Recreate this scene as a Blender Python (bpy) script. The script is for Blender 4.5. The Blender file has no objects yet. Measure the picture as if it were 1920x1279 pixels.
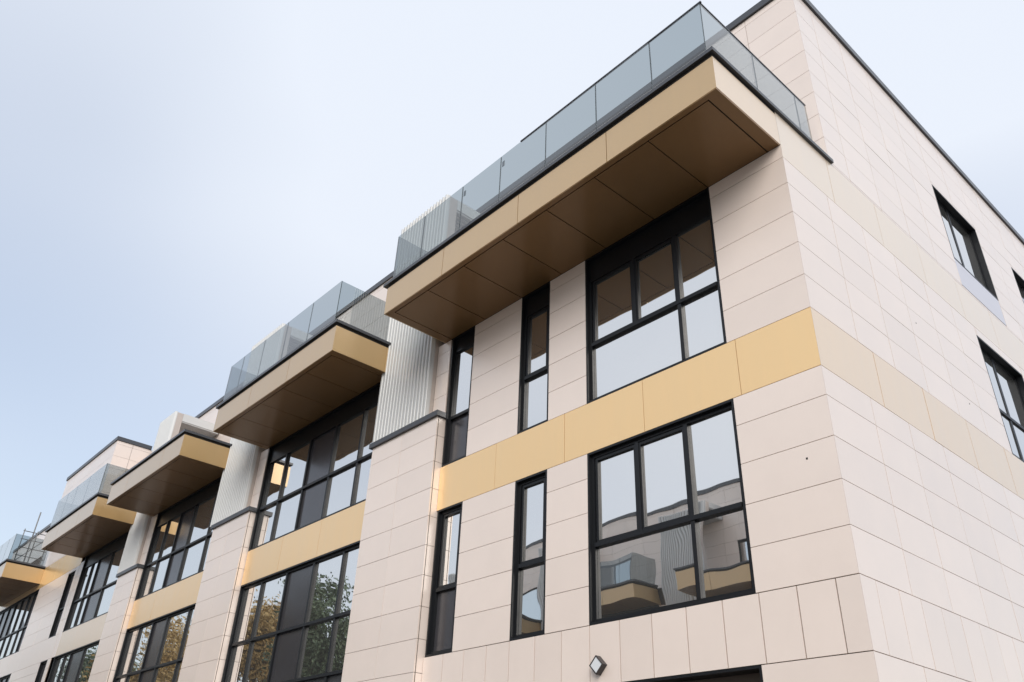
import bpy, bmesh, math, random
from mathutils import Matrix, Vector
random.seed(7)
scene = bpy.context.scene
COL = scene.collection
R = math.radians

# ------------------------------------------------------------------ camera
cam_data = bpy.data.cameras.new('camera')
cam = bpy.data.objects.new('camera', cam_data)
COL.objects.link(cam)
CAM = Vector((4.5237, -9.4235, 1.6))
RIGHT = Vector((0.66746406, 0.74371452, 0.03715444))
UP = Vector((0.36647526, -0.37151774, 0.85303602))
FWD = Vector((-0.64821881, 0.5557547, 0.52052771))
m = Matrix((RIGHT, UP, -FWD)).transposed().to_4x4()
m.translation = CAM
cam.matrix_world = m
cam_data.sensor_width = 36.0
cam_data.lens = 28.767
cam_data.clip_start = 0.1
cam_data.clip_end = 2000
scene.camera = cam
FPX = 1534.24

def in_frame(x, y, z, margin=60):
    d = Vector((x, y, z)) - CAM
    w = d.dot(FWD)
    if w < 0.2:
        return False
    u = 960 + FPX * d.dot(RIGHT) / w
    v = 639.5 - FPX * d.dot(UP) / w
    return -margin < u < 1920 + margin and -margin < v < 1279 + margin

# ------------------------------------------------------------------ world and sun
SUN_AZ, SUN_EL = 133.0, 30.0          # azimuth clockwise from +Y
world = bpy.data.worlds.new('World')
scene.world = world
world.use_nodes = True
nt = world.node_tree
for n in list(nt.nodes):
    nt.nodes.remove(n)
def N(tree, t, **kw):
    n = tree.nodes.new(t)
    for k, v in kw.items():
        setattr(n, k, v)
    return n
out = N(nt, 'ShaderNodeOutputWorld')
bg_sky = N(nt, 'ShaderNodeBackground')
bg_cloud = N(nt, 'ShaderNodeBackground')
mix = N(nt, 'ShaderNodeMixShader')
sky = N(nt, 'ShaderNodeTexSky', sky_type='NISHITA')
sky.sun_disc = False
sky.ozone_density = 2.0
sky.sun_elevation = R(SUN_EL)
sky.sun_rotation = R(SUN_AZ)
sky.air_density = 1.6
sky.dust_density = 0.6
tint = N(nt, 'ShaderNodeVectorMath', operation='MULTIPLY')
tint.inputs[1].default_value = (0.89, 1.0, 1.19)
nt.links.new(sky.outputs[0], tint.inputs[0])
nt.links.new(tint.outputs[0], bg_sky.inputs[0])
bg_sky.inputs[1].default_value = 0.072
tc = N(nt, 'ShaderNodeTexCoord')
mp = N(nt, 'ShaderNodeMapping')
mp.inputs['Location'].default_value = (0.8126, -3.3759, -3.2976)
mp.inputs['Scale'].default_value = (1.0, 1.0, 1.6)
nz = N(nt, 'ShaderNodeTexNoise')
nz.inputs['Scale'].default_value = 0.8
nz.inputs['Detail'].default_value = 2.5
nz.inputs['Roughness'].default_value = 0.42
rp = N(nt, 'ShaderNodeMapRange')
rp.inputs['From Min'].default_value = 0.33
rp.inputs['From Max'].default_value = 0.62
rp.inputs['To Min'].default_value = 0.42
rp.inputs['To Max'].default_value = 1.0
nt.links.new(tc.outputs['Generated'], mp.inputs[0])
nt.links.new(mp.outputs[0], nz.inputs['Vector'])
nt.links.new(nz.outputs['Fac'], rp.inputs['Value'])
nt.links.new(rp.outputs[0], mix.inputs[0])
bg_cloud.inputs[0].default_value = (0.86, 0.918, 1.02, 1)
bg_cloud.inputs[1].default_value = 0.55
nt.links.new(bg_sky.outputs[0], mix.inputs[1])
nt.links.new(bg_cloud.outputs[0], mix.inputs[2])
nt.links.new(mix.outputs[0], out.inputs[0])

sd = bpy.data.lights.new('sun', 'SUN')
sd.energy = 1.5
sd.angle = R(40)
sd.color = (1.0, 0.945, 0.87)
sun = bpy.data.objects.new('sun', sd)
COL.objects.link(sun)
sdir = Vector((math.sin(R(SUN_AZ)) * math.cos(R(SUN_EL)), math.cos(R(SUN_AZ)) * math.cos(R(SUN_EL)), math.sin(R(SUN_EL))))
sun.rotation_euler = sdir.to_track_quat('Z', 'Y').to_euler()
sun.location = sdir * 60

vs = scene.view_settings
vs.view_transform = 'Standard'
vs.look = 'None'
vs.exposure = 0.82
vs.gamma = 1.0
vs.use_curve_mapping = False
scene.cycles.use_denoising = True
scene.cycles.max_bounces = 8
scene.cycles.transparent_max_bounces = 24

# ------------------------------------------------------------------ materials
def mat_base(name):
    mt = bpy.data.materials.new(name)
    mt.use_nodes = True
    t = mt.node_tree
    b = t.nodes['Principled BSDF']
    return mt, t, b

def varied(name, col, rough=0.5, metallic=0.0, spec=0.5, rnd=0.04, noise=0.05, nscale=1.3, bump=0.0, bscale=60.0,
           bdist=0.002, rough_var=0.06, streak=False, coat=0.0, coat_ior=1.8, coat_rough=0.2):
    """paint / stone / metal with a small value change from piece to piece and a faint mottling"""
    mt, t, b = mat_base(name)
    b.inputs['Metallic'].default_value = metallic
    b.inputs['Specular IOR Level'].default_value = spec
    b.inputs['Coat Weight'].default_value = coat
    b.inputs['Coat IOR'].default_value = coat_ior
    b.inputs['Coat Roughness'].default_value = coat_rough
    oi = N(t, 'ShaderNodeObjectInfo')
    tcn = N(t, 'ShaderNodeTexCoord')
    mpn = N(t, 'ShaderNodeMapping')
    if streak:
        mpn.inputs['Scale'].default_value = (3.0, 3.0, 0.35)
    ns = N(t, 'ShaderNodeTexNoise')
    ns.inputs['Scale'].default_value = nscale
    ns.inputs['Detail'].default_value = 5
    ns.inputs['Roughness'].default_value = 0.6
    cmb = N(t, 'ShaderNodeVectorMath', operation='ADD')
    sc3 = N(t, 'ShaderNodeVectorMath', operation='SCALE')
    sc3.inputs['Scale'].default_value = 37.0
    cx = N(t, 'ShaderNodeCombineXYZ')
    t.links.new(oi.outputs['Random'], cx.inputs[0])
    t.links.new(oi.outputs['Random'], cx.inputs[2])
    t.links.new(cx.outputs[0], sc3.inputs[0])
    t.links.new(tcn.outputs['Object'], mpn.inputs[0])
    t.links.new(mpn.outputs[0], cmb.inputs[0])
    t.links.new(sc3.outputs[0], cmb.inputs[1])
    t.links.new(cmb.outputs[0], ns.inputs['Vector'])
    m1 = N(t, 'ShaderNodeMapRange')
    m1.inputs['To Min'].default_value = 1 - rnd
    m1.inputs['To Max'].default_value = 1 + rnd
    t.links.new(oi.outputs['Random'], m1.inputs['Value'])
    m2 = N(t, 'ShaderNodeMapRange')
    m2.inputs['From Min'].default_value = 0.25
    m2.inputs['From Max'].default_value = 0.75
    m2.inputs['To Min'].default_value = 1 - noise
    m2.inputs['To Max'].default_value = 1 + noise
    t.links.new(ns.outputs['Fac'], m2.inputs['Value'])
    mul = N(t, 'ShaderNodeMath', operation='MULTIPLY')
    t.links.new(m1.outputs[0], mul.inputs[0])
    t.links.new(m2.outputs[0], mul.inputs[1])
    sc = N(t, 'ShaderNodeVectorMath', operation='SCALE')
    sc.inputs[0].default_value = col
    t.links.new(mul.outputs[0], sc.inputs['Scale'])
    t.links.new(sc.outputs[0], b.inputs['Base Color'])
    m3 = N(t, 'ShaderNodeMapRange')
    m3.inputs['From Min'].default_value = 0.3
    m3.inputs['From Max'].default_value = 0.7
    m3.inputs['To Min'].default_value = max(0.02, rough - rough_var)
    m3.inputs['To Max'].default_value = rough + rough_var
    t.links.new(ns.outputs['Fac'], m3.inputs['Value'])
    t.links.new(m3.outputs[0], b.inputs['Roughness'])
    if bump:
        nb = N(t, 'ShaderNodeTexNoise')
        nb.inputs['Scale'].default_value = bscale
        nb.inputs['Detail'].default_value = 3
        t.links.new(cmb.outputs[0], nb.inputs['Vector'])
        bp = N(t, 'ShaderNodeBump')
        bp.inputs['Strength'].default_value = bump
        bp.inputs['Distance'].default_value = bdist
        t.links.new(nb.outputs['Fac'], bp.inputs['Height'])
        t.links.new(bp.outputs[0], b.inputs['Normal'])
    return mt

M = {}
M['clad'] = varied('pale_ceramic_panel', (0.815, 0.695, 0.617), rough=0.42, spec=0.5, rnd=0.026, noise=0.03, bump=0.12, bscale=240, bdist=0.001, coat=0.9, coat_ior=1.62, coat_rough=0.28)
M['band'] = varied('gold_band_panel', (0.95, 0.635, 0.285), rough=0.42, metallic=0.45, rnd=0.012, noise=0.02, streak=True, coat=1.0, coat_ior=1.8, coat_rough=0.22, bump=0.6, bscale=1.1, bdist=0.008)
M['beige'] = varied('beige_sheen_band_panel', (0.84, 0.645, 0.45), rough=0.42, metallic=0.3, rnd=0.015, noise=0.02, streak=True, coat=1.0, coat_ior=1.8, coat_rough=0.22, bump=0.6, bscale=1.1, bdist=0.008)  # beige; on the corner house gold with grazing sky sheen painted in
M['pale'] = varied('sheen_pale_band_panel', (0.81, 0.665, 0.515), rough=0.42, metallic=0.15, rnd=0.015, noise=0.02, streak=True, coat=1.0, coat_ior=1.8, coat_rough=0.22, bump=0.6, bscale=1.1, bdist=0.008)  # gold band colour, paled further to paint in the grazing sky sheen
M['gold'] = varied('bronze_gold_panel', (0.56, 0.365, 0.16), rough=0.38, metallic=0.45, rnd=0.02, noise=0.02, streak=True, coat=1.0, coat_ior=1.65, coat_rough=0.2, rough_var=0.02, bump=0.6, bscale=1.1, bdist=0.008)
M['soffit'] = varied('shaded_bronze_soffit', (0.235, 0.128, 0.046), rough=0.5, metallic=0.35, rnd=0.04, noise=0.02, streak=True, coat=0.3, coat_ior=1.5, coat_rough=0.16, rough_var=0.015)  # balcony gold with the underside's shade painted into the colour
M['dark'] = varied('anthracite_frame', (0.0085, 0.0095, 0.0115), rough=0.40, metallic=0.0, spec=0.35, rnd=0.06, noise=0.08)
M['coping'] = varied('dark_grey_coping', (0.075, 0.077, 0.084), rough=0.36, metallic=0.3, rnd=0.05, noise=0.08)
M['span'] = varied('grey_glazed_spandrel', (0.055, 0.053, 0.059), rough=0.2, metallic=0.2, rnd=0.05, noise=0.03, spec=0.7, rough_var=0.03)
M['glass_edge'] = varied('glass_edge', (0.03, 0.045, 0.045), rough=0.3, rnd=0)
M['lilac'] = varied('pale_grey_spandrel', (0.60, 0.60, 0.66), rough=0.5, rnd=0.02, noise=0.02)
M['corr'] = varied('corrugated_silver_sheet', (0.61, 0.61, 0.60), rough=0.45, metallic=0.1, spec=0.4, rnd=0.02, noise=0.015)
M['corr_side'] = varied('screen_cheek_metal', (0.52, 0.46, 0.42), rough=0.45, metallic=0.2, rnd=0.03, noise=0.03)
M['back'] = varied('joint_backing', (0.115, 0.088, 0.072), rough=0.9, rnd=0.02, noise=0.06)
M['black'] = varied('groove_black', (0.018, 0.014, 0.010), rough=0.8)
M['ground'] = varied('paving', (0.14, 0.137, 0.13), rough=0.8, noise=0.2, nscale=0.4, rnd=0)
M['roof'] = varied('roof_membrane', (0.25, 0.25, 0.25), rough=0.85)
M['asphalt'] = varied('asphalt', (0.06, 0.06, 0.062), rough=0.85, noise=0.2, nscale=2, rnd=0)
M['lampglass'] = varied('lamp_diffuser', (0.72, 0.74, 0.76), rough=0.25, rnd=0)
M['lamp'] = varied('lamp_housing', (0.035, 0.030, 0.030), rough=0.4, rnd=0)
M['steel'] = varied('galvanised_tube', (0.16, 0.165, 0.17), rough=0.45, metallic=0.4)
M['sticker'] = varied('glass_sticker', (0.13, 0.15, 0.17), rough=0.5)
M['bark'] = varied('bark', (0.10, 0.075, 0.055), rough=0.9, noise=0.25, nscale=6)

def glass_mat(name, tint, wav=0.0, base=None, fac_min=0.06, fac_max=1.0, full=1.0):
    """pane: glossy reflection over a transparent or a dark-room body"""
    mt = bpy.data.materials.new(name)
    mt.use_nodes = True
    t = mt.node_tree
    for n in list(t.nodes):
        t.nodes.remove(n)
    o = N(t, 'ShaderNodeOutputMaterial')
    mx = N(t, 'ShaderNodeMixShader')
    g = N(t, 'ShaderNodeBsdfGlossy')
    g.inputs['Roughness'].default_value = 0.012
    g.inputs['Color'].default_value = (0.985, 0.97, 0.945, 1)
    if base is None:
        b = N(t, 'ShaderNodeBsdfTransparent')
        b.inputs['Color'].default_value = (*tint, 1)
    else:
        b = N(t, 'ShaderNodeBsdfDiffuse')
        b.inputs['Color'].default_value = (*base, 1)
    fr = N(t, 'ShaderNodeFresnel')
    fr.inputs['IOR'].default_value = 1.5
    mr = N(t, 'ShaderNodeMapRange')
    mr.inputs['From Min'].default_value = 0.04
    mr.inputs['From Max'].default_value = full
    mr.inputs['To Min'].default_value = fac_min
    mr.inputs['To Max'].default_value = fac_max
    t.links.new(fr.outputs[0], mr.inputs['Value'])
    # reflect at the outer face only: the inner face of the thin sheet just lets the ray out
    ge = N(t, 'ShaderNodeNewGeometry')
    iv = N(t, 'ShaderNodeMath', operation='SUBTRACT')
    iv.inputs[0].default_value = 1.0
    t.links.new(ge.outputs['Backfacing'], iv.inputs[1])
    mu = N(t, 'ShaderNodeMath', operation='MULTIPLY')
    t.links.new(mr.outputs[0], mu.inputs[0])
    t.links.new(iv.outputs[0], mu.inputs[1])
    t.links.new(mu.outputs[0], mx.inputs[0])
    t.links.new(b.outputs[0], mx.inputs[1])
    t.links.new(g.outputs[0], mx.inputs[2])
    t.links.new(mx.outputs[0], o.inputs[0])
    if wav:
        tcn = N(t, 'ShaderNodeTexCoord')
        oi = N(t, 'ShaderNodeObjectInfo')
        cx = N(t, 'ShaderNodeCombineXYZ')
        s3 = N(t, 'ShaderNodeVectorMath', operation='SCALE')
        s3.inputs['Scale'].default_value = 41.0
        ad = N(t, 'ShaderNodeVectorMath', operation='ADD')
        ns = N(t, 'ShaderNodeTexNoise')
        ns.inputs['Scale'].default_value = 1.1
        ns.inputs['Detail'].default_value = 1.0
        bp = N(t, 'ShaderNodeBump')
        bp.inputs['Strength'].default_value = 1.0
        bp.inputs['Distance'].default_value = wav
        t.links.new(oi.outputs['Random'], cx.inputs[0])
        t.links.new(oi.outputs['Random'], cx.inputs[2])
        t.links.new(cx.outputs[0], s3.inputs[0])
        t.links.new(tcn.outputs['Object'], ad.inputs[0])
        t.links.new(s3.outputs[0], ad.inputs[1])
        t.links.new(ad.outputs[0], ns.inputs['Vector'])
        t.links.new(ns.outputs['Fac'], bp.inputs['Height'])
        t.links.new(bp.outputs[0], g.inputs['Normal'])
    return mt
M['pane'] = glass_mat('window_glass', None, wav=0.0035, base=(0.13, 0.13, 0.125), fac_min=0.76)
M['bglass'] = glass_mat('balcony_glass', (0.635, 0.675, 0.685), fac_min=0.10, full=0.6)

# ------------------------------------------------------------------ mesh helpers
WLOC = {}                       # world position of every object built (all unrotated)
MESH = {}
def wl(o):
    return WLOC.get(o.name, Vector((0, 0, 0))) if o else Vector((0, 0, 0))

def link(name, mesh, parent, loc, label=None):
    o = bpy.data.objects.new(name, mesh)
    COL.objects.link(o)
    loc = Vector(loc)
    if parent:
        o.parent = parent
    o.location = loc - wl(parent)
    WLOC[o.name] = loc
    if label:
        o['label'] = label
    return o

def thing(name, label, cat, loc=(0, 0, 0), group=None):
    o = link(name, None, None, loc)
    o['label'] = label
    o['category'] = cat
    if group:
        o['group'] = group
    return o

QF = [(0, 3, 2, 1), (4, 5, 6, 7), (0, 1, 5, 4), (1, 2, 6, 5), (2, 3, 7, 6), (3, 0, 4, 7)]
def box(name, parent, x, y, z, mat, label=None):
    dx, dy, dz = abs(x[1] - x[0]) / 2, abs(y[1] - y[0]) / 2, abs(z[1] - z[0]) / 2
    key = (round(dx, 4), round(dy, 4), round(dz, 4), mat)
    me = MESH.get(key)
    if me is None:
        v = [(-dx, -dy, -dz), (dx, -dy, -dz), (dx, dy, -dz), (-dx, dy, -dz), (-dx, -dy, dz), (dx, -dy, dz), (dx, dy, dz), (-dx, dy, dz)]
        me = bpy.data.meshes.new(name)
        me.from_pydata(v, [], QF)
        me.materials.append(M[mat])
        MESH[key] = me
    return link(name, me, parent, ((x[0] + x[1]) / 2, (y[0] + y[1]) / 2, (z[0] + z[1]) / 2), label)

def glass_panel(parent, x, y, z, thin):
    dx, dy, dz = [abs(q[1] - q[0]) / 2 for q in (x, y, z)]
    key = ('glass', round(dx, 4), round(dy, 4), round(dz, 4))
    me = MESH.get(key)
    if me is None:
        v = [(-dx, -dy, -dz), (dx, -dy, -dz), (dx, dy, -dz), (-dx, dy, -dz), (-dx, -dy, dz), (dx, -dy, dz), (dx, dy, dz), (-dx, dy, dz)]
        me = bpy.data.meshes.new('glass_panel')
        me.from_pydata(v, [], QF)
        me.materials.append(M['bglass']); me.materials.append(M['glass_edge'])
        for p in me.polygons:
            n = p.normal
            big = abs(n.y) > 0.9 if thin == 'y' else abs(n.x) > 0.9
            p.material_index = 0 if (big or n.z > 0.9) else 1
        MESH[key] = me
    return link('glass_panel', me, parent, ((x[0] + x[1]) / 2, (y[0] + y[1]) / 2, (z[0] + z[1]) / 2))

class MB:
    def __init__(s):
        s.v, s.f = [], []
    def box(s, x, y, z):
        x0, x1 = min(x), max(x); y0, y1 = min(y), max(y); z0, z1 = min(z), max(z)
        n = len(s.v)
        s.v += [(x0, y0, z0), (x1, y0, z0), (x1, y1, z0), (x0, y1, z0), (x0, y0, z1), (x1, y0, z1), (x1, y1, z1), (x0, y1, z1)]
        s.f += [tuple(n + i for i in q) for q in QF]
        return s
    def hexa(s, pts):
        n = len(s.v)
        s.v += [tuple(p) for p in pts]
        s.f += [tuple(n + i for i in q) for q in QF]
        return s
    def tube(s, a, b, r, seg=8):
        a, b = Vector(a), Vector(b)
        d = (b - a).normalized()
        u = d.orthogonal().normalized(); w = d.cross(u)
        n = len(s.v)
        for p in (a, b):
            for i in range(seg):
                t = 2 * math.pi * i / seg
                s.v.append(tuple(p + (u * math.cos(t) + w * math.sin(t)) * r))
        for i in range(seg):
            j = (i + 1) % seg
            s.f.append((n + i, n + j, n + seg + j, n + seg + i))
        s.f.append(tuple(n + seg - 1 - i for i in range(seg)))
        s.f.append(tuple(n + seg + i for i in range(seg)))
        return s
    def build(s, name, parent, mat, label=None, smooth=False):
        c = Vector((0, 0, 0))
        for p in s.v:
            c += Vector(p)
        c /= max(1, len(s.v))
        me = bpy.data.meshes.new(name)
        me.from_pydata([tuple(Vector(p) - c) for p in s.v], [], s.f)
        me.materials.append(M[mat])
        if smooth:
            me.shade_smooth()
        return link(name, me, parent, c, label)

T = 0.025           # cladding thickness
def rects_minus(r, holes):
    todo = [r]
    for h in holes:
        nxt = []
        for (a, b, c, d) in todo:
            if h[0] >= b - 1e-4 or h[1] <= a + 1e-4 or h[2] >= d - 1e-4 or h[3] <= c + 1e-4:
                nxt.append((a, b, c, d)); continue
            if h[0] > a: nxt.append((a, h[0], c, d))
            if h[1] < b: nxt.append((h[1], b, c, d))
            m0, m1 = max(a, h[0]), min(b, h[1])
            if h[2] > c: nxt.append((m0, m1, c, h[2]))
            if h[3] < d: nxt.append((m0, m1, h[3], d))
        todo = nxt
    return [q for q in todo if q[1] - q[0] > 0.03 and q[3] - q[2] > 0.03]

def cells(u0, u1, z0, z1, uj, zj, holes=()):
    us = [u0] + sorted(u for u in uj if u0 + 0.02 < u < u1 - 0.02) + [u1]
    zs = [z0] + sorted(z for z in zj if z0 + 0.02 < z < z1 - 0.02) + [z1]
    res = []
    for i in range(len(us) - 1):
        for k in range(len(zs) - 1):
            res += rects_minus((us[i], us[i + 1], zs[k], zs[k + 1]), holes)
    return res

REST = {}            # panels outside the view, joined per house
def front_wall(parent, body, x0, x1, z0, z1, xj=(), zj=(), y=0.0, mat='clad', name='wall_panel', gap=0.009, holes=(), mitre=False):
    """panels facing -Y on plane y; body collects the dark backing behind the joints"""
    res = []
    for (a, b, c, d) in cells(x0, x1, z0, z1, xj, zj, holes):
        g = gap / 2
        if mat == 'clad' and not any(in_frame(xx, y, zz, 30) for xx in (a, (a + b) / 2, b) for zz in (c, (c + d) / 2, d)):
            REST.setdefault(parent.name, (parent, MB()))[1].box((a + g, b - g), (y, y + T), (c + g, d - g))
            o = None
        elif mitre and b > x1 - 1e-4:
            a2, b2, c2, d2 = a + g, b - 0.001, c + g, d - g
            mb = MB()
            mb.hexa([(a2, y, c2), (b2, y, c2), (b2 - T, y + T, c2), (a2, y + T, c2), (a2, y, d2), (b2, y, d2), (b2 - T, y + T, d2), (a2, y + T, d2)])
            o = mb.build(name, parent, mat)
        else:
            o = box(name, parent, (a + g, b - g), (y, y + T), (c + g, d - g), mat)
            o.location.y += random.uniform(-0.0012, 0.0012)
            o.rotation_euler = (random.gauss(0, 0.0009), 0, random.gauss(0, 0.0009))
        if o:
            res.append(o)
        if body is not None:
            e = 0.0
            body.box((a + e, b - (0.03 if (mitre and b > x1 - 1e-4) else e)), (y + T + 0.004, y + T + 0.02), (c, d))
    return res

def side_wall(parent, body, y0, y1, z0, z1, yj=(), zj=(), x=0.0, mat='clad', name='wall_panel', gap=0.009, holes=(), mitre=False, sgn=1, rest=None, vgap=0.014):
    """panels facing +X (sgn=1) or -X on plane x"""
    for (a, b, c, d) in cells(y0, y1, z0, z1, yj, zj, holes):
        g = gap / 2; vg = max(gap, vgap) / 2
        if rest is not None and not any(in_frame(x, yy, zz) for yy in (a, (a + b) / 2, b) for zz in (c, d)):
            rest.box((x - T, x), (a + vg, b - vg), (c + g, d - g))
        elif mitre and a < y0 + 1e-4:
            a2, b2, c2, d2 = a + 0.001, b - vg, c + g, d - g
            mb = MB()
            mb.hexa([(x - T, a2 + T, c2), (x, a2, c2), (x, b2, c2), (x - T, b2, c2), (x - T, a2 + T, d2), (x, a2, d2), (x, b2, d2), (x - T, b2, d2)])
            mb.build(name, parent, mat)
        else:
            o = box(name, parent, (x - sgn * T, x), (a + vg, b - vg), (c + g, d - g), mat)
            o.location.x += random.uniform(-0.0012, 0.0012)
            o.rotation_euler = (0, random.gauss(0, 0.0009), random.gauss(0, 0.0009))
        if body is not None:
            body.box((x - sgn * (T + 0.02), x - sgn * (T + 0.004)), (a + (0.03 if (mitre and a < y0 + 1e-4) else 0), b), (c, d))

ROW = 0.595
def rows(z0, z1):
    r = []; z = z0
    while z < z1:
        r.append(round(z, 4)); z += ROW
    return r

def front_window(parent, x0, x1, z0, z1, verts=(), trans=(), y=0.0, depth=0.12, head=None, pane_kind=None, liner=0.035, sash=()):
    """dark lined opening; verts: (x, z_from, z_to); trans: z levels; pane_kind(i, k) -> 'pane' or 'span'"""
    lo = MB()
    yb = y + depth + 0.06
    lo.box((x0, x0 + liner), (y + 0.001, yb), (z0, z1))
    lo.box((x1 - liner, x1), (y + 0.001, yb), (z0, z1))
    lo.box((x0 + liner, x1 - liner), (y + 0.001, yb), (z1 - liner, z1))
    lo.box((x0 + liner, x1 - liner), (y + 0.001, yb), (z0, z0 + liner))
    w = lo.build('window', parent, 'dark')
    a, b, c, d = x0 + liner, x1 - liner, z0 + liner, z1 - liner
    f = 0.055
    yf = y + depth - 0.05
    top = d
    if head:
        box('head_panel', w, (a, b), (yf + 0.012, yb - 0.01), (head, d), 'dark')
        top = head
    fr = MB()
    fr.box((a, a + f), (yf, yb - 0.004), (c, top)); fr.box((b - f, b), (yf, yb - 0.004), (c, top))
    fr.box((a + f, b - f), (yf, yb - 0.004), (top - f, top)); fr.box((a + f, b - f), (yf, yb - 0.004), (c, c + f))
    fr.build('frame', w, 'dark')
    us = [a + f] + [v[0] for v in verts] + [b - f]
    for k, v in enumerate(verts):
        box('mullion', w, (v[0] - 0.036, v[0] + 0.036), (yf - 0.006, yb - 0.006), (max(v[1], c + f), min(v[2], top - f)), 'dark')
    for z in trans:
        box('transom', w, (a + f, b - f), (yf - 0.020, yb - 0.008), (z - 0.034, z + 0.034), 'dark')
    zs = [c + f] + list(trans) + [top - f]
    for k in range(len(zs) - 1):
        # mullions that cross this band
        mv = [v[0] for v in verts if v[1] < zs[k] + 0.1 and v[2] > zs[k + 1] - 0.1]
        uu = [a + f] + mv + [b - f]
        for i in range(len(uu) - 1):
            kind = pane_kind(i, k) if pane_kind else 'pane'
            nm = 'pane' if kind == 'pane' else 'spandrel_panel'
            p = box(nm, w, (uu[i] + 0.003, uu[i + 1] - 0.003), (y + depth, y + depth + 0.024), (zs[k] + 0.003, zs[k + 1] - 0.003), kind)
            p.rotation_euler = (random.gauss(0, 0.0025), 0, random.gauss(0, 0.0025))
            if (i, k) in sash:
                s = MB(); q = 0.045
                e0, e1, g0, g1 = uu[i] + 0.030, uu[i + 1] - 0.030, zs[k] + 0.028, zs[k + 1] - 0.012
                ys = (y + depth - 0.042, y + depth - 0.003)
                s.box((e0, e0 + q), ys, (g0, g1)); s.box((e1 - q, e1), ys, (g0, g1))
                s.box((e0 + q, e1 - q), ys, (g0, g0 + q)); s.box((e0 + q, e1 - q), ys, (g1 - q, g1))
                s.build('sash', w, 'dark')
    return w

def side_window(parent, y0, y1, z0, z1, vert=None, trans=None, x=0.0, depth=0.16):
    lo = MB(); l = 0.035; xb = x - depth - 0.06
    lo.box((xb, x - 0.001), (y0, y0 + l), (z0, z1)); lo.box((xb, x - 0.001), (y1 - l, y1), (z0, z1))
    lo.box((xb, x - 0.001), (y0 + l, y1 - l), (z1 - l, z1)); lo.box((xb, x - 0.001), (y0 + l, y1 - l), (z0, z0 + l))
    w = lo.build('window', parent, 'dark')
    a, b, c, d = y0 + l, y1 - l, z0 + l, z1 - l
    f = 0.06; xf = x - depth + 0.02
    fr = MB()
    fr.box((xb + .004, xf), (a, a + f), (c, d)); fr.box((xb + .004, xf), (b - f, b), (c, d))
    fr.box((xb + .004, xf), (a + f, b - f), (d - f, d)); fr.box((xb + .004, xf), (a + f, b - f), (c, c + f))
    fr.build('frame', w, 'dark')
    us = [a + f] + ([vert] if vert else []) + [b - f]
    zs = [c + f] + ([trans] if trans else []) + [d - f]
    if vert:
        box('mullion', w, (xb + .006, xf - .004), (vert - 0.05, vert + 0.05), (c + f, d - f), 'dark')
    if trans:
        box('transom', w, (xb + .008, xf + .012), (a + f, b - f), (trans - 0.035, trans + 0.035), 'dark')
    for i in range(len(us) - 1):
        for k in range(len(zs) - 1):
            p = box('pane', w, (x - depth - 0.024, x - depth), (us[i] + .003, us[i + 1] - .003), (zs[k] + .003, zs[k + 1] - .003), 'pane')
            p.rotation_euler = (0, random.gauss(0, 0.003), random.gauss(0, 0.003))
    return w

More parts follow.
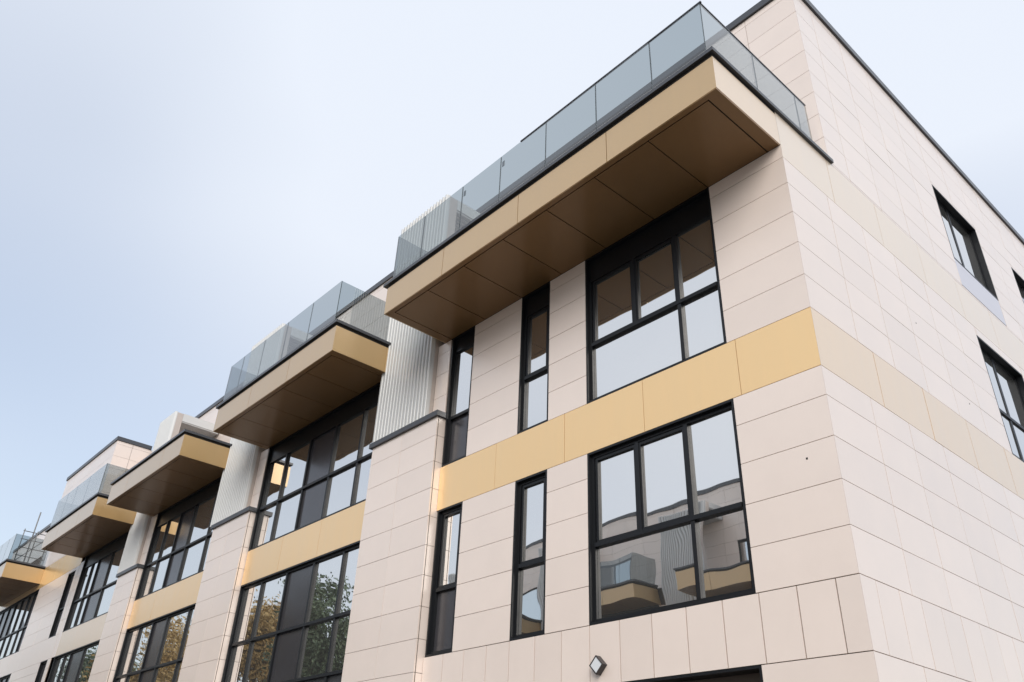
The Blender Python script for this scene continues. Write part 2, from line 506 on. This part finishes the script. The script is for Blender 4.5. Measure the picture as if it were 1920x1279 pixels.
ZS, ZF, ZC = 11.38, 12.07, 12.22        # soffit, fascia top, coping top
YB = -1.72
def balcony(parent, xl, xr, fascia_j, soffit_pitch, glass_j=None, right_return=None, left_return=None, rail_from=None, side_to=None, glass_top=13.51,
            strip_l=0.23, stickers=(), right_mat='gold'):
    """cantilevered balcony: slab, soffit and fascia panels, coping, frameless glass"""
    slab = MB()
    slab.box((xl + 0.03, xr - 0.03), (YB + 0.03, 0.04), (ZS + 0.02, ZC - 0.02))
    b = slab.build('balcony', parent, 'black')
    # fascia
    js = [xl] + [j for j in fascia_j] + [xr]
    for i in range(len(js) - 1):
        lo = js[i] + (0.007 if i else 0); hi = js[i + 1] - (0.007 if i < len(js) - 2 else 0)
        mbp = MB()
        dl = 0.025 if i == 0 else 0; dr = 0.025 if i == len(js) - 2 else 0
        mbp.hexa([(lo, YB, ZS), (hi, YB, ZS), (hi - dr, YB + 0.025, ZS), (lo + dl, YB + 0.025, ZS), (lo, YB, ZF), (hi, YB, ZF), (hi - dr, YB + 0.025, ZF), (lo + dl, YB + 0.025, ZF)])
        mbp.build('fascia_panel', b, 'gold')
    for s, xx in ((1, xr), (-1, xl)):
        mbp = MB()
        e = YB + 0.025
        y2 = -0.004
        xi = xx - s * 0.025
        pts = [(xi, e, ZS), (xx, YB, ZS), (xx, y2, ZS), (xi, y2, ZS), (xi, e, ZF), (xx, YB, ZF), (xx, y2, ZF), (xi, y2, ZF)]
        if s < 0:
            pts = [(xx, YB, ZS), (xi, e, ZS), (xi, y2, ZS), (xx, y2, ZS), (xx, YB, ZF), (xi, e, ZF), (xi, y2, ZF), (xx, y2, ZF)]
        mbp.hexa(pts)
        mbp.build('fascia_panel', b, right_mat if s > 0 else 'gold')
    # soffit: perimeter strips and infill panels, separated by dark grooves
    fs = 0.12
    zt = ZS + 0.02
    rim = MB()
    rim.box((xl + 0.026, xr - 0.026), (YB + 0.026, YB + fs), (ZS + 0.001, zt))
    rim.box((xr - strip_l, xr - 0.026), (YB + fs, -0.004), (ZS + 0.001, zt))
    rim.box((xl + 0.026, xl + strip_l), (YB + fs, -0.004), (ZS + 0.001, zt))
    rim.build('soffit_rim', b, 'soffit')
    x = xr - strip_l - 0.012
    first = True
    sj = []
    xx = -1.09 if soffit_pitch is None else None
    n = max(1, round((x - (xl + strip_l + 0.012)) / 1.115))
    w = (x - (xl + strip_l + 0.012)) / n
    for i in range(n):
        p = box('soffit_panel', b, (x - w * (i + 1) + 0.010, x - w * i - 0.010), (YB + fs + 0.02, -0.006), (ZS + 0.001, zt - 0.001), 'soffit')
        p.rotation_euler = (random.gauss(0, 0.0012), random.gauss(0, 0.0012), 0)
    # coping
    cp = MB()
    o = 0.05
    y2 = side_to if side_to is not None else -0.01
    cp.box((xl - 0.12, xr + o), (YB - o, YB + 0.22), (ZC - 0.075, ZC))
    cp.box((xr - 0.24, xr + o), (YB + 0.22, y2), (ZC - 0.075, ZC))
    cp.box((xl - 0.12, xl + 0.2), (YB + 0.22, -0.11), (ZC - 0.075, ZC))
    cp.build('coping', b, 'coping')
    sh = MB()
    sh.box((xl + 0.02, xr - 0.01), (YB + 0.012, YB + 0.05), (ZF, ZC - 0.075))
    sh.box((xr - 0.05, xr - 0.012), (YB + 0.05, -0.01), (ZF, ZC - 0.075))
    sh.build('shadow_gap', b, 'black')
    if glass_j:
        yg = YB + 0.03
        if right_return:
            glass_j = list(glass_j[:-1]) + [right_return[0] + 0.005]
            right_return = (right_return[0], [yg + 0.015] + list(right_return[1][1:]))
        if left_return:
            glass_j = [left_return[0] - 0.005] + list(glass_j[1:])
            left_return = (left_return[0], [yg + 0.015] + list(left_return[1][1:]))
        for i in range(len(glass_j) - 1):
            a, c = glass_j[i], glass_j[i + 1]
            p = glass_panel(b, (a + 0.005, c - 0.005), (yg, yg + 0.018), (ZC + 0.002, glass_top), 'y')
            p.rotation_euler = (random.gauss(0, 0.0015), 0, random.gauss(0, 0.0015))
        for (sx, sz) in stickers:
            box('sticker', b, (sx - 0.035, sx + 0.035), (yg - 0.004, yg - 0.001), (sz - 0.07, sz + 0.07), 'sticker')
        if right_return:
            rx, ry = right_return
            for i in range(len(ry) - 1):
                glass_panel(b, (rx - 0.018, rx), (ry[i] + 0.005, ry[i + 1] - 0.005), (ZC + 0.002, glass_top), 'x')
        if left_return:
            lx, ly = left_return
            for i in range(len(ly) - 1):
                glass_panel(b, (lx, lx + 0.018), (ly[i] + 0.005, ly[i + 1] - 0.005), (ZC + 0.002, glass_top), 'x')
        if rail_from is not None:
            hr = MB()
            hr.box((rail_from, glass_j[-1] + 0.02), (yg - 0.008, yg + 0.026), (glass_top, glass_top + 0.024))
            hr.box((right_return[0] - 0.026, right_return[0] + 0.008), (yg + 0.026, right_return[1][-1]), (glass_top, glass_top + 0.024))
            hr.build('handrail', b, 'coping')
    return b

def corrugated(x0, x1, y, z0, z1, pitch=0.132, depth=0.075, seg=8, back=0.03):
    k = int(round((x1 - x0) / pitch))
    p = (x1 - x0) / k
    mb = MB()
    fr = []
    for i in range(k):
        xa = x0 + i * p
        for (t, q) in ((0.0, 0), (0.16, 0), (0.22, 0.30), (0.30, 0.80), (0.40, 1), (0.76, 1), (0.86, 0.80), (0.94, 0.30)):
            fr.append((xa + t * p, y - depth * q))
    fr.append((x1, y))
    n = len(fr) - 1
    for (x, yy) in fr:
        mb.v += [(x, yy, z0), (x, yy, z1), (x, y + back, z0), (x, y + back, z1)]
    for i in range(n):
        a, b = 4 * i, 4 * (i + 1)
        mb.f += [(a, b, b + 1, a + 1), (a + 2, a + 3, b + 3, b + 2), (a, a + 2, b + 2, b), (a + 1, b + 1, b + 3, a + 3)]
    mb.f += [(0, 1, 3, 2), (4 * n, 4 * n + 2, 4 * n + 3, 4 * n + 1)]
    return mb

def pier(parent, body, xl, xr, xj, y=-0.19, ztop=9.36):
    zj = [4.16 + ROW * k for k in range(-7, 9)]
    front_wall(parent, body, xl, xr, 0.0, ztop, [xj], zj, y=y)
    for (a, b, c, d) in cells(y + 0.028, 0.10, 0.0, ztop, (), zj):
        for (p0, p1, ok) in ((xr - T, xr - 0.0005, True), (xl + 0.0005, xl + T, False)):
            if ok and in_frame(p0, a, d, 30):
                box('wall_panel', parent, (p0, p1), (a, b), (c + 0.0045, d - 0.0045), 'clad')
            else:
                REST.setdefault(parent.name, (parent, MB()))[1].box((p0, p1), (a, b), (c + 0.0045, d - 0.0045))
    body.box((xl + 0.05, xr - 0.05), (y + 0.06, 0.24), (0, ztop))
    cp = MB()
    cp.box((xl - 0.08, xr + 0.06), (y - 0.06, y + 0.30), (ztop, ztop + 0.12))
    cp.build('pier_coping', parent, 'coping')

def portal(parent, xl, xr, y=-0.10, z0=9.48, ztop=16.1):
    """corrugated screen: post on the pier, beam running back to the upper storey"""
    core = MB()
    core.box((xl + 0.002, xr - 0.002), (y + 0.002, y + 0.24), (z0, ztop - 0.02))
    s = core.build('corrugated_screen', parent, 'corr_side')
    corrugated(xl, xr, y - 0.030, z0 + 0.01, ztop, back=0.034).build('corrugated_sheet', s, 'corr')
    beam = MB()
    beam.box((xl, xr), (y + 0.245, 1.70), (ztop - 0.33, ztop - 0.004))
    bo = beam.build('beam', s, 'corr')
    sl = MB()
    for i in range(16):
        x = xl + 0.06 + (xr - xl - 0.12) * i / 15
        sl.box((x - 0.03, x + 0.03), (y + 0.25, 1.69), (ztop - 0.375, ztop - 0.331))
    sl.build('soffit_rib', s, 'corr')
    return s

def upper_storey(parent, body, x0, x1, y=1.74, zt=17.12, xj=None, holes=(), zmin=12.2, mitre=False):
    zj = [16.95 - ROW * k for k in range(9)]
    if xj is None:
        xj = [-1.14 - 1.19 * k for k in range(60)]
    front_wall(parent, body, x0, x1, zmin, zt, xj, zj, y=y, holes=holes, mitre=mitre)
    box('roof_coping', parent, (x0, x1 + (0.05 if mitre else 0)), (y - 0.05, y + 0.35), (zt + 0.005, zt + 0.19), 'coping')

# ------------------------------------------------------------------ setting
g = box('ground', None, (-160, 140), (-140, 140), (-0.5, 0.0), 'ground'); g['kind'] = 'structure'
rd = box('road', None, (-160, 140), (-16.0, -7.5), (-0.12, 0.004), 'asphalt'); rd['kind'] = 'structure'

Z_S0, Z_S1, Z_B0, Z_B1 = 3.57, 4.44, 7.27, 8.22
ZLOW = rows(Z_S1, Z_B0)
ZUP = [8.80, 9.395, 9.98, 10.57, 11.11]

# ================================================================== corner house
h1 = thing('corner_house', 'corner house with pale panels, big glass-railed balcony and gold bands, nearest the camera', 'house', (-4.3, 4, 0), 'houses of the terrace')
b1 = MB()
# front, lower storey
front_wall(h1, b1, -1.42, 0.0, Z_S1, Z_B0, (), ZLOW, mitre=True)
front_wall(h1, b1, -5.355, -4.37, Z_S1, Z_B0, (), ZLOW)
front_wall(h1, b1, -7.75, -6.20, Z_S1, Z_B0, (), ZLOW)
# gold band
front_wall(h1, b1, -8.60, 0.0, Z_B0, Z_B1, [-6.80, -4.92, -3.10, -1.27], (), mat='band', name='band_panel', mitre=True)
# front, upper storey
front_wall(h1, b1, -1.42, 0.0, Z_B1, ZS + 0.0, (), ZUP, mitre=True)
front_wall(h1, b1, -5.355, -4.37, Z_B1, ZS, (), ZUP)
front_wall(h1, b1, -7.75, -6.20, Z_B1, ZS, (), ZUP)
# soldier course and ground floor
SOLD = [-8.0, -7.4, -6.79, -6.2, -5.58, -4.97, -4.365, -3.76, -3.155, -2.545, -1.945, -1.38, -0.835, -0.31]
front_wall(h1, b1, -8.60, 0.0, Z_S0, Z_S1, SOLD, (), name='soldier_panel', gap=0.016, mitre=True)
front_wall(h1, b1, -1.46, 0.0, 0.0, Z_S0, (), rows(Z_S0 - 6 * ROW, Z_S0), mitre=True)
front_wall(h1, b1, -8.60, -4.4, 0.0, Z_S0, (-7.2, -5.8), rows(Z_S0 - 6 * ROW, Z_S0))
front_window(h1, -4.4, -1.46, 0.02, Z_S0, verts=[(-2.9, 0, 4)], trans=[2.6], depth=0.55)
# windows
front_window(h1, -4.37, -1.42, Z_S1, Z_B0, verts=[(-3.34, 5.68, 8), (-2.36, 0, 8)], trans=[5.68], sash=((0, 1), (1, 1)))
front_window(h1, -6.20, -5.355, Z_S1, Z_B0, trans=[5.68], sash=((0, 1),))
front_window(h1, -8.56, -7.75, Z_S1, Z_B0, trans=[5.66], sash=((0, 1),), pane_kind=lambda i, k: 'span' if k == 0 else 'pane')
front_window(h1, -4.37, -1.42, Z_B1, ZS - 0.002, verts=[(-3.24, 9.42, 12), (-2.28, 0, 12)], trans=[9.42], head=10.90, sash=((0, 1), (1, 1)))
front_window(h1, -6.20, -5.355, Z_B1, ZS - 0.002, trans=[9.42], head=10.94, sash=((0, 1),))
front_window(h1, -8.56, -7.75, Z_B1, ZS - 0.002, trans=[9.34], head=11.06, pane_kind=lambda i, k: 'span' if k == 0 else 'pane')
# side wall
YJ = [1.33 + 1.17 * k for k in range(30)]
rest = MB()
YE = 20.0
wU = [(7.20, 9.58, 12.22, 15.10), (11.80, 14.18, 12.22, 15.10), (16.4, 18.8, 12.22, 15.10)]
wL = [(7.12, 9.50, Z_B1, 10.90), (11.75, 14.1, Z_B1, 10.90)]
sw = b1
bs = MB()
for (z0_, z1_, hh, ya) in ((0.0, 12.14, wL, 0.03), (12.14, 17.1, [(a, b, 12.94, d) for (a, b, c, d) in wU], 1.77)):
    for (a, b, c, d) in rects_minus((ya, YE, z0_, z1_), hh):
        bs.box((-0.05, -0.029), (a, b), (c, d))
side = bs.build('side_wall', h1, 'back')
side_wall(side, None, 0.0, YE, 0.0, Z_S0, [1.21 + 1.18 * k for k in range(18)], rows(Z_S0 - 6 * ROW, Z_S0), mitre=True, rest=rest)
side_wall(side, None, 0.0, YE, Z_S0, Z_S1, [0.38 + 0.582 * k for k in range(36)], (), name='soldier_panel', gap=0.012, mitre=True, rest=rest)
side_wall(side, None, 0.0, YE, Z_S1, Z_B0, YJ, ZLOW, mitre=True, rest=rest)
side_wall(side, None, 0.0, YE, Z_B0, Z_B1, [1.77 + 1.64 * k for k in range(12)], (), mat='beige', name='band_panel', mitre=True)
side_wall(side, None, 0.0, YE, Z_B1, 11.11, YJ, ZUP[:-1], holes=wL, mitre=True, rest=rest)
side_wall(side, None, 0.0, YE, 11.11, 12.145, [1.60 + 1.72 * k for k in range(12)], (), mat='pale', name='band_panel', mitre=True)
side_wall(side, None, 1.74, YE, 12.145, 17.12, [2.48 + 1.17 * k for k in range(16)], [16.36 - ROW * k for k in range(-1, 8)], holes=wU, mitre=True, rest=rest)
ro = rest.build('wall_panel_field', side, 'clad'); ro['kind'] = 'stuff'
for (a, b, c, d) in wU:
    box('spandrel_panel', side, (-T, -0.004), (a + 0.004, b - 0.004), (12.225, 12.93), 'lilac')
    side_window(h1, a, b, 12.94, d, vert=a + 1.08)
for (a, b, c, d) in wL:
    side_window(h1, a, b, c, d, vert=a + 1.08, trans=9.40)
box('roof_coping', h1, (-0.35, 0.05), (2.10, YE), (17.125, 17.31), 'coping')
upper_storey(h1, b1, -8.60, 0.0, mitre=True, holes=[(-7.6, -3.4, 12.2, 14.58)])
front_window(h1, -7.6, -3.4, 12.24, 14.58, y=1.74, verts=[(-6.2, 0, 20), (-4.8, 0, 20)])
# backing behind the corner joint and the body
b1.box((-8.6, -0.32), (0.27, YE), (0.0, 12.12))
b1.box((-8.6, -0.32), (2.02, YE), (12.12, 17.11))
b1.build('masonry_body', h1, 'back')
box('terrace_deck', h1, (-8.6, -0.05), (0.03, 1.73), (12.125, 12.145), 'roof')
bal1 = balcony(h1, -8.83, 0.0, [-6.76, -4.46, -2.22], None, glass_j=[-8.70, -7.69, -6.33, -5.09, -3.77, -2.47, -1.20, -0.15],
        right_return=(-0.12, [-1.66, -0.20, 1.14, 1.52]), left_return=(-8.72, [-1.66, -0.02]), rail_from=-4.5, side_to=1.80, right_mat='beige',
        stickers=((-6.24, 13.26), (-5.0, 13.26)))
# chips in the cladding
for (x, z) in ((-0.42, 6.02),):
    box('chip', h1, (x - 0.012, x + 0.012), (-0.004, 0.001), (z - 0.014, z + 0.014), 'black')
for (y, z) in ((3.9, 9.72), (5.5, 8.70)):
    box('chip', side, (-0.001, 0.003), (y - 0.01, y + 0.01), (z - 0.011, z + 0.011), 'black')

# ================================================================== terrace houses
def terrace_house(name, label, px, bay, mull, right_end, glass=None, fascia_j=(), bal=None, pier_j=None, col=None, gold_j=(), span=(2,), has_glass=True, uph=None,
                  xend=None, upmitre=False, portal_top=15.98, band_mat='band', lret=None, rret=None):
    """px: pier (left, right); bay: window (left, right) between this pier and the next one"""
    h = thing(name, label, 'house', ((px[1] + bay[0]) / 2, 4, 0), 'houses of the terrace')
    bm = MB()
    pier(h, bm, px[0], px[1], pier_j)
    # strip of wall beside the screen, over the pier
    front_wall(h, bm, col[1] + 0.004, px[1], 9.49, ZS, (), [9.98, 10.57, 11.11])
    portal(h, col[0], col[1], ztop=portal_top)
    kind = lambda i, k: 'span' if i in span else 'pane'
    kindl = lambda i, k: 'span' if (i in span or k == 0) else 'pane'
    vs_ = [(x, 0, 20) for x in mull]
    # bays
    front_wall(h, bm, bay[0], bay[1], Z_B0, Z_B1, gold_j, (), mat=band_mat, name='band_panel')
    front_window(h, bay[0], bay[1], 3.4, Z_B0, verts=vs_, trans=[4.5, 5.72], pane_kind=kindl)
    front_window(h, bay[0], bay[1], Z_B1, ZS - 0.002, verts=vs_, trans=[9.45], head=10.92, pane_kind=kind)
    front_wall(h, bm, bay[0], bay[1], 0.0, 3.4, [bay[0] + 1.2 * k for k in range(1, 5)], rows(0.33, 4.4))
    upper_storey(h, bm, xend, px[1], holes=[uph] if uph else (), mitre=upmitre)
    if uph:
        front_window(h, uph[0], uph[1], uph[2] + 0.03, uph[3], y=1.74, verts=[((uph[0] + uph[1]) / 2, 0, 20)])
    bm.box((xend, px[1]), (0.27, 14.0), (0.0, 12.12))
    bm.box((xend, px[1]), (2.02, 14.0), (12.12, 17.11))
    bm.build('masonry_body', h, 'back')
    box('terrace_deck', h, (xend, px[1]), (0.03, 1.73), (12.125, 12.145), 'roof')
    balcony(h, bal[0], bal[1], fascia_j, None, glass_j=glass, left_return=lret, right_return=rret)
    return h

h2 = terrace_house('terrace_house', 'terrace house next to the corner house, glass railing on its gold balcony', (-11.12, -8.605), (-17.42, -11.13), [-16.28, -14.92, -13.57, -12.22], None,
      bal=(-17.58, -11.0), fascia_j=[-15.42, -13.27], pier_j=-9.9, col=(-11.2, -9.08), gold_j=[-15.37, -13.4],
      glass=[-17.42, -16.6, -15.3, -13.95, -12.6, -11.22], rret=(-11.20, [-1.64, -0.12]), lret=(-17.46, [-1.64, -0.12]), uph=(-14.6, -11.6, 12.2, 14.58), xend=-17.43)
h3 = terrace_house('terrace_house', 'terrace house with an unglazed pale balcony beneath a corrugated portal, third from the corner', (-19.86, -17.45), (-26.05, -19.87), [-24.98, -23.80, -22.6, -20.95], None,
      bal=(-26.5, -20.0), fascia_j=[-24.7, -21.6], pier_j=-18.7, col=(-20.2, -17.95), gold_j=[-24.0, -22.0], uph=(-24.5, -21.0, 12.2, 14.58), xend=-26.06)
h4 = terrace_house('terrace_house', 'terrace house with a glass-railed balcony beside the tall blank upper box', (-28.05, -26.08), (-34.1, -28.06), [-33.0, -32.2, -30.6], None,
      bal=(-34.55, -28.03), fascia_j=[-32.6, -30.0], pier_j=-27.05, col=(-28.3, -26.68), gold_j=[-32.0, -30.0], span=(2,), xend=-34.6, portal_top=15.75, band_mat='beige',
      glass=[-34.4, -33.0, -31.8, -30.2, -28.75], lret=(-34.4, [-1.64, -0.1]), rret=(-28.3, [-1.64, -0.1]))

# ---- last house in view: flush upper box
h5 = thing('terrace_house', 'farthest terrace house with a tall pale upper box and scaffold bars on its balcony', 'house', (-43, 4, 0), 'houses of the terrace')
b5 = MB()
front_wall(h5, b5, -34.6, -34.11, Z_B0, 11.2, (), ZUP)
front_wall(h5, b5, -40.6, -34.62, 0.0, Z_B0, [-36.1, -35.05, -38.3], rows(0.33, Z_B0), holes=[(-36.05, -35.05, 4.5, Z_B0 + 0.1)])
front_wall(h5, b5, -50.0, -34.62, Z_B0, Z_B1, [-36.0 - 1.9 * k for k in range(8)], (), name='band_panel', mat='clad')
front_wall(h5, b5, -40.6, -34.62, Z_B1, 11.11, [-38.3], ZUP, holes=[(-36.05, -35.05, Z_B1, 10.98)])
front_window(h5, -36.05, -35.05, Z_B1, 10.98, trans=[9.42], pane_kind=lambda i, k: 'span')
front_window(h5, -36.05, -35.05, 4.5, Z_B0, trans=[5.7], pane_kind=lambda i, k: 'span')
front_wall(h5, b5, -50.0, -34.62, 11.11, 12.14, [-36.5 - 2 * k for k in range(7)], (), mat='band', name='band_panel')
front_window(h5, -50.0, -40.6, Z_B1, 11.1, verts=[(x, 0, 20) for x in (-41.6, -42.6, -43.8, -45.0, -46.2, -47.4, -48.6)], trans=[9.42], pane_kind=lambda i, k: 'span' if i % 3 == 1 else 'pane')
front_window(h5, -50.0, -40.6, 4.5, Z_B0, verts=[(x, 0, 20) for x in (-41.6, -42.6, -43.8, -45.0, -46.2, -47.4, -48.6)], trans=[5.7], pane_kind=lambda i, k: 'span' if i % 3 == 1 else 'pane')
front_wall(h5, b5, -50.0, -40.6, 0.0, 4.5, [-41.8 - 1.2 * k for k in range(7)], rows(0.33, 4.4))
zj5 = [16.95 - ROW * k for k in range(9)]
front_wall(h5, b5, -42.5, -34.9, 12.14, 17.12, [-34.9 - 1.19 * k for k in range(1, 7)], zj5, y=0.0, mitre=True)
side_wall(h5, b5, 0.0, 1.74, 12.14, 17.12, [0.75], zj5, x=-34.9, mitre=True)
box('roof_coping', h5, (-42.55, -34.85), (-0.05, 1.6), (17.125, 17.31), 'coping')
upper_storey(h5, b5, -60.0, -42.5, zmin=15.2)
b5.box((-60.0, -34.62), (0.27, 14.0), (0, 12.12))
b5.box((-42.4, -35.0), (0.08, 14.0), (12.16, 17.11))
b5.box((-60.0, -42.5), (2.02, 14.0), (12.12, 17.11))
b5.build('masonry_body', h5, 'back')
balcony(h5, -48.0, -40.9, [-44.5, -42.6], None, glass_j=[-47.8, -46.4, -45, -43.6, -42.3, -41.1], right_return=(-41.08, [-1.64, -0.1]))

# scaffold bars standing on the far balcony
sc_ = MB()
for y in (-1.35, -0.75, -0.2):
    sc_.tube((-41.35, y, ZC), (-41.35, y, 13.9), 0.024)
for z in (12.6, 13.0, 13.4, 13.8):
    sc_.tube((-41.35, -1.4, z), (-41.35, -0.1, z), 0.020)
sc_.tube((-41.38, -1.35, 12.3), (-41.38, -0.2, 13.7), 0.018)
so = sc_.build('scaffold_frame', None, 'steel')
so['label'] = 'grey scaffold bars standing behind the glass of the farthest balcony'; so['category'] = 'scaffold'
pl = MB().tube((-41.5, -0.9, ZC), (-41.5, -0.9, 14.9), 0.03).build('pole', None, 'steel')
pl['label'] = 'thin upright pole rising above the farthest balcony'; pl['category'] = 'pole'

# ------------------------------------------------------------------ wall lamp
lx, lz, hd, dp = -4.15, 3.835, 0.135, 0.105
lamp = thing('wall_lamp', 'small dark diamond-shaped wall lamp below the big lower window of the corner house', 'lamp', (lx, 0, lz))
def ring(r, y):
    return [(lx + r * math.cos(a), y, lz + r * math.sin(a)) for a in (0, math.pi / 2, math.pi, 3 * math.pi / 2)]
o_f, o_b, i_f, i_b = ring(hd, -dp), ring(hd, -0.003), ring(hd - 0.02, -dp), ring(hd - 0.02, -0.03)
mb = MB(); mb.v = o_f + o_b + i_f + i_b
for i in range(4):
    j = (i + 1) % 4
    mb.f += [(i, j, 4 + j, 4 + i), (8 + j, 8 + i, 12 + i, 12 + j), (j, i, 8 + i, 8 + j)]
mb.f += [(4, 5, 6, 7), (15, 14, 13, 12)]
mb.build('housing', lamp, 'lamp')
df = MB(); df.v = ring(hd - 0.023, -dp + 0.006) + ring(hd - 0.023, -0.034)
for i in range(4):
    j = (i + 1) % 4
    df.f.append((i, j, 4 + j, 4 + i))
df.f += [(3, 2, 1, 0), (4, 5, 6, 7)]
df.build('diffuser', lamp, 'lampglass')

for (p_, m_) in REST.values():
    f_ = m_.build('wall_panel_field', p_, 'clad'); f_['kind'] = 'stuff'

# ------------------------------------------------------------------ across the street (seen in the window reflections)
def copy_tree(o, parent=None):
    c = o.copy()
    COL.objects.link(c)
    c.parent = parent
    for ch in o.children:
        copy_tree(ch, c)
    return c
for src, kx, lab in ((h2, -38.6, 'terrace house across the street, reflected in the left panes of the big corner window'),
                     (h3, -38.6, 'terrace house across the street, reflected in the right panes of the big corner window'),
                     (h3, -56.05, 'terrace house across the street, reflected in the narrow windows of the corner house')):
    c = copy_tree(src)
    c.location = (kx - src.location.x, -22.5 - src.location.y, 0)
    c.rotation_euler = (0, 0, math.pi)
    c['label'] = lab
    c['group'] = 'houses across the street'

def leaf_mat(name, c1, c2):
    mt, t, b = mat_base(name)
    oi = N(t, 'ShaderNodeTexCoord'); ns = N(t, 'ShaderNodeTexNoise'); ns.inputs['Scale'].default_value = 1.6
    rm = N(t, 'ShaderNodeValToRGB')
    rm.color_ramp.elements[0].position = 0.35; rm.color_ramp.elements[0].color = (*c1, 1)
    rm.color_ramp.elements[1].position = 0.65; rm.color_ramp.elements[1].color = (*c2, 1)
    t.links.new(oi.outputs['Object'], ns.inputs['Vector']); t.links.new(ns.outputs['Fac'], rm.inputs[0]); t.links.new(rm.outputs[0], b.inputs['Base Color'])
    b.inputs['Roughness'].default_value = 0.6
    return mt
M['leaf_green'] = leaf_mat('leaves_green', (0.07, 0.11, 0.06), (0.14, 0.19, 0.11))
M['leaf_gold'] = leaf_mat('leaves_gold', (0.36, 0.24, 0.09), (0.52, 0.38, 0.16))

def tree(x, y, hgt, rad, leafm, label, nleaf=26000):
    t = thing('tree', label, 'tree', (x, y, 0), 'street trees')
    tr = MB()
    tr.tube((x, y, 0), (x, y, hgt * 0.45), 0.20, 10)
    tips = []
    for i in range(13):
        a = i * 2.399; z0 = hgt * random.uniform(0.25, 0.45)
        r = rad * random.uniform(0.35, 0.85)
        tip = Vector((x + r * math.cos(a), y + r * math.sin(a), hgt * random.uniform(0.5, 0.93)))
        mid = Vector((x, y, z0)).lerp(tip, 0.5) + Vector((0, 0, 0.3))
        tr.tube((x, y, z0), mid, 0.085, 6); tr.tube(mid, tip, 0.045, 6)
        tips += [tip, mid.lerp(tip, 0.5)]
    tips.append(Vector((x, y, hgt * 0.92)))
    tr.build('trunk', t, 'bark')
    cr = MB()
    for i in range(nleaf):
        c = random.choice(tips)
        d = Vector((random.gauss(0, 1), random.gauss(0, 1), random.gauss(0, 0.8))) * rad * 0.2
        p = c + d
        n = Vector((random.gauss(0, 1), random.gauss(0, 1), random.gauss(0, 1))).normalized()
        u = n.orthogonal().normalized(); w = n.cross(u)
        s = random.uniform(0.06, 0.12)
        k = len(cr.v)
        cr.v += [tuple(p - u * s), tuple(p - w * s * 0.55), tuple(p + u * s), tuple(p + w * s * 0.55)]
        cr.f.append((k, k + 1, k + 2, k + 3))
    cr.build('crown', t, leafm)
    return t
tree(-31.2, -10.2, 12.4, 2.3, 'leaf_green', 'green street tree reflected in the lower window of the second house')
tree(-38.6, -10.6, 12.2, 2.8, 'leaf_gold', 'golden autumn tree reflected beside the green tree in the second house window')
tree(-52.0, -10.0, 13.5, 3.4, 'leaf_gold', 'tall golden autumn tree reflected in the lower window of the third house')
tree(-62.0, -10.4, 13.0, 3.2, 'leaf_green', 'farthest green tree reflected low in the third house window')
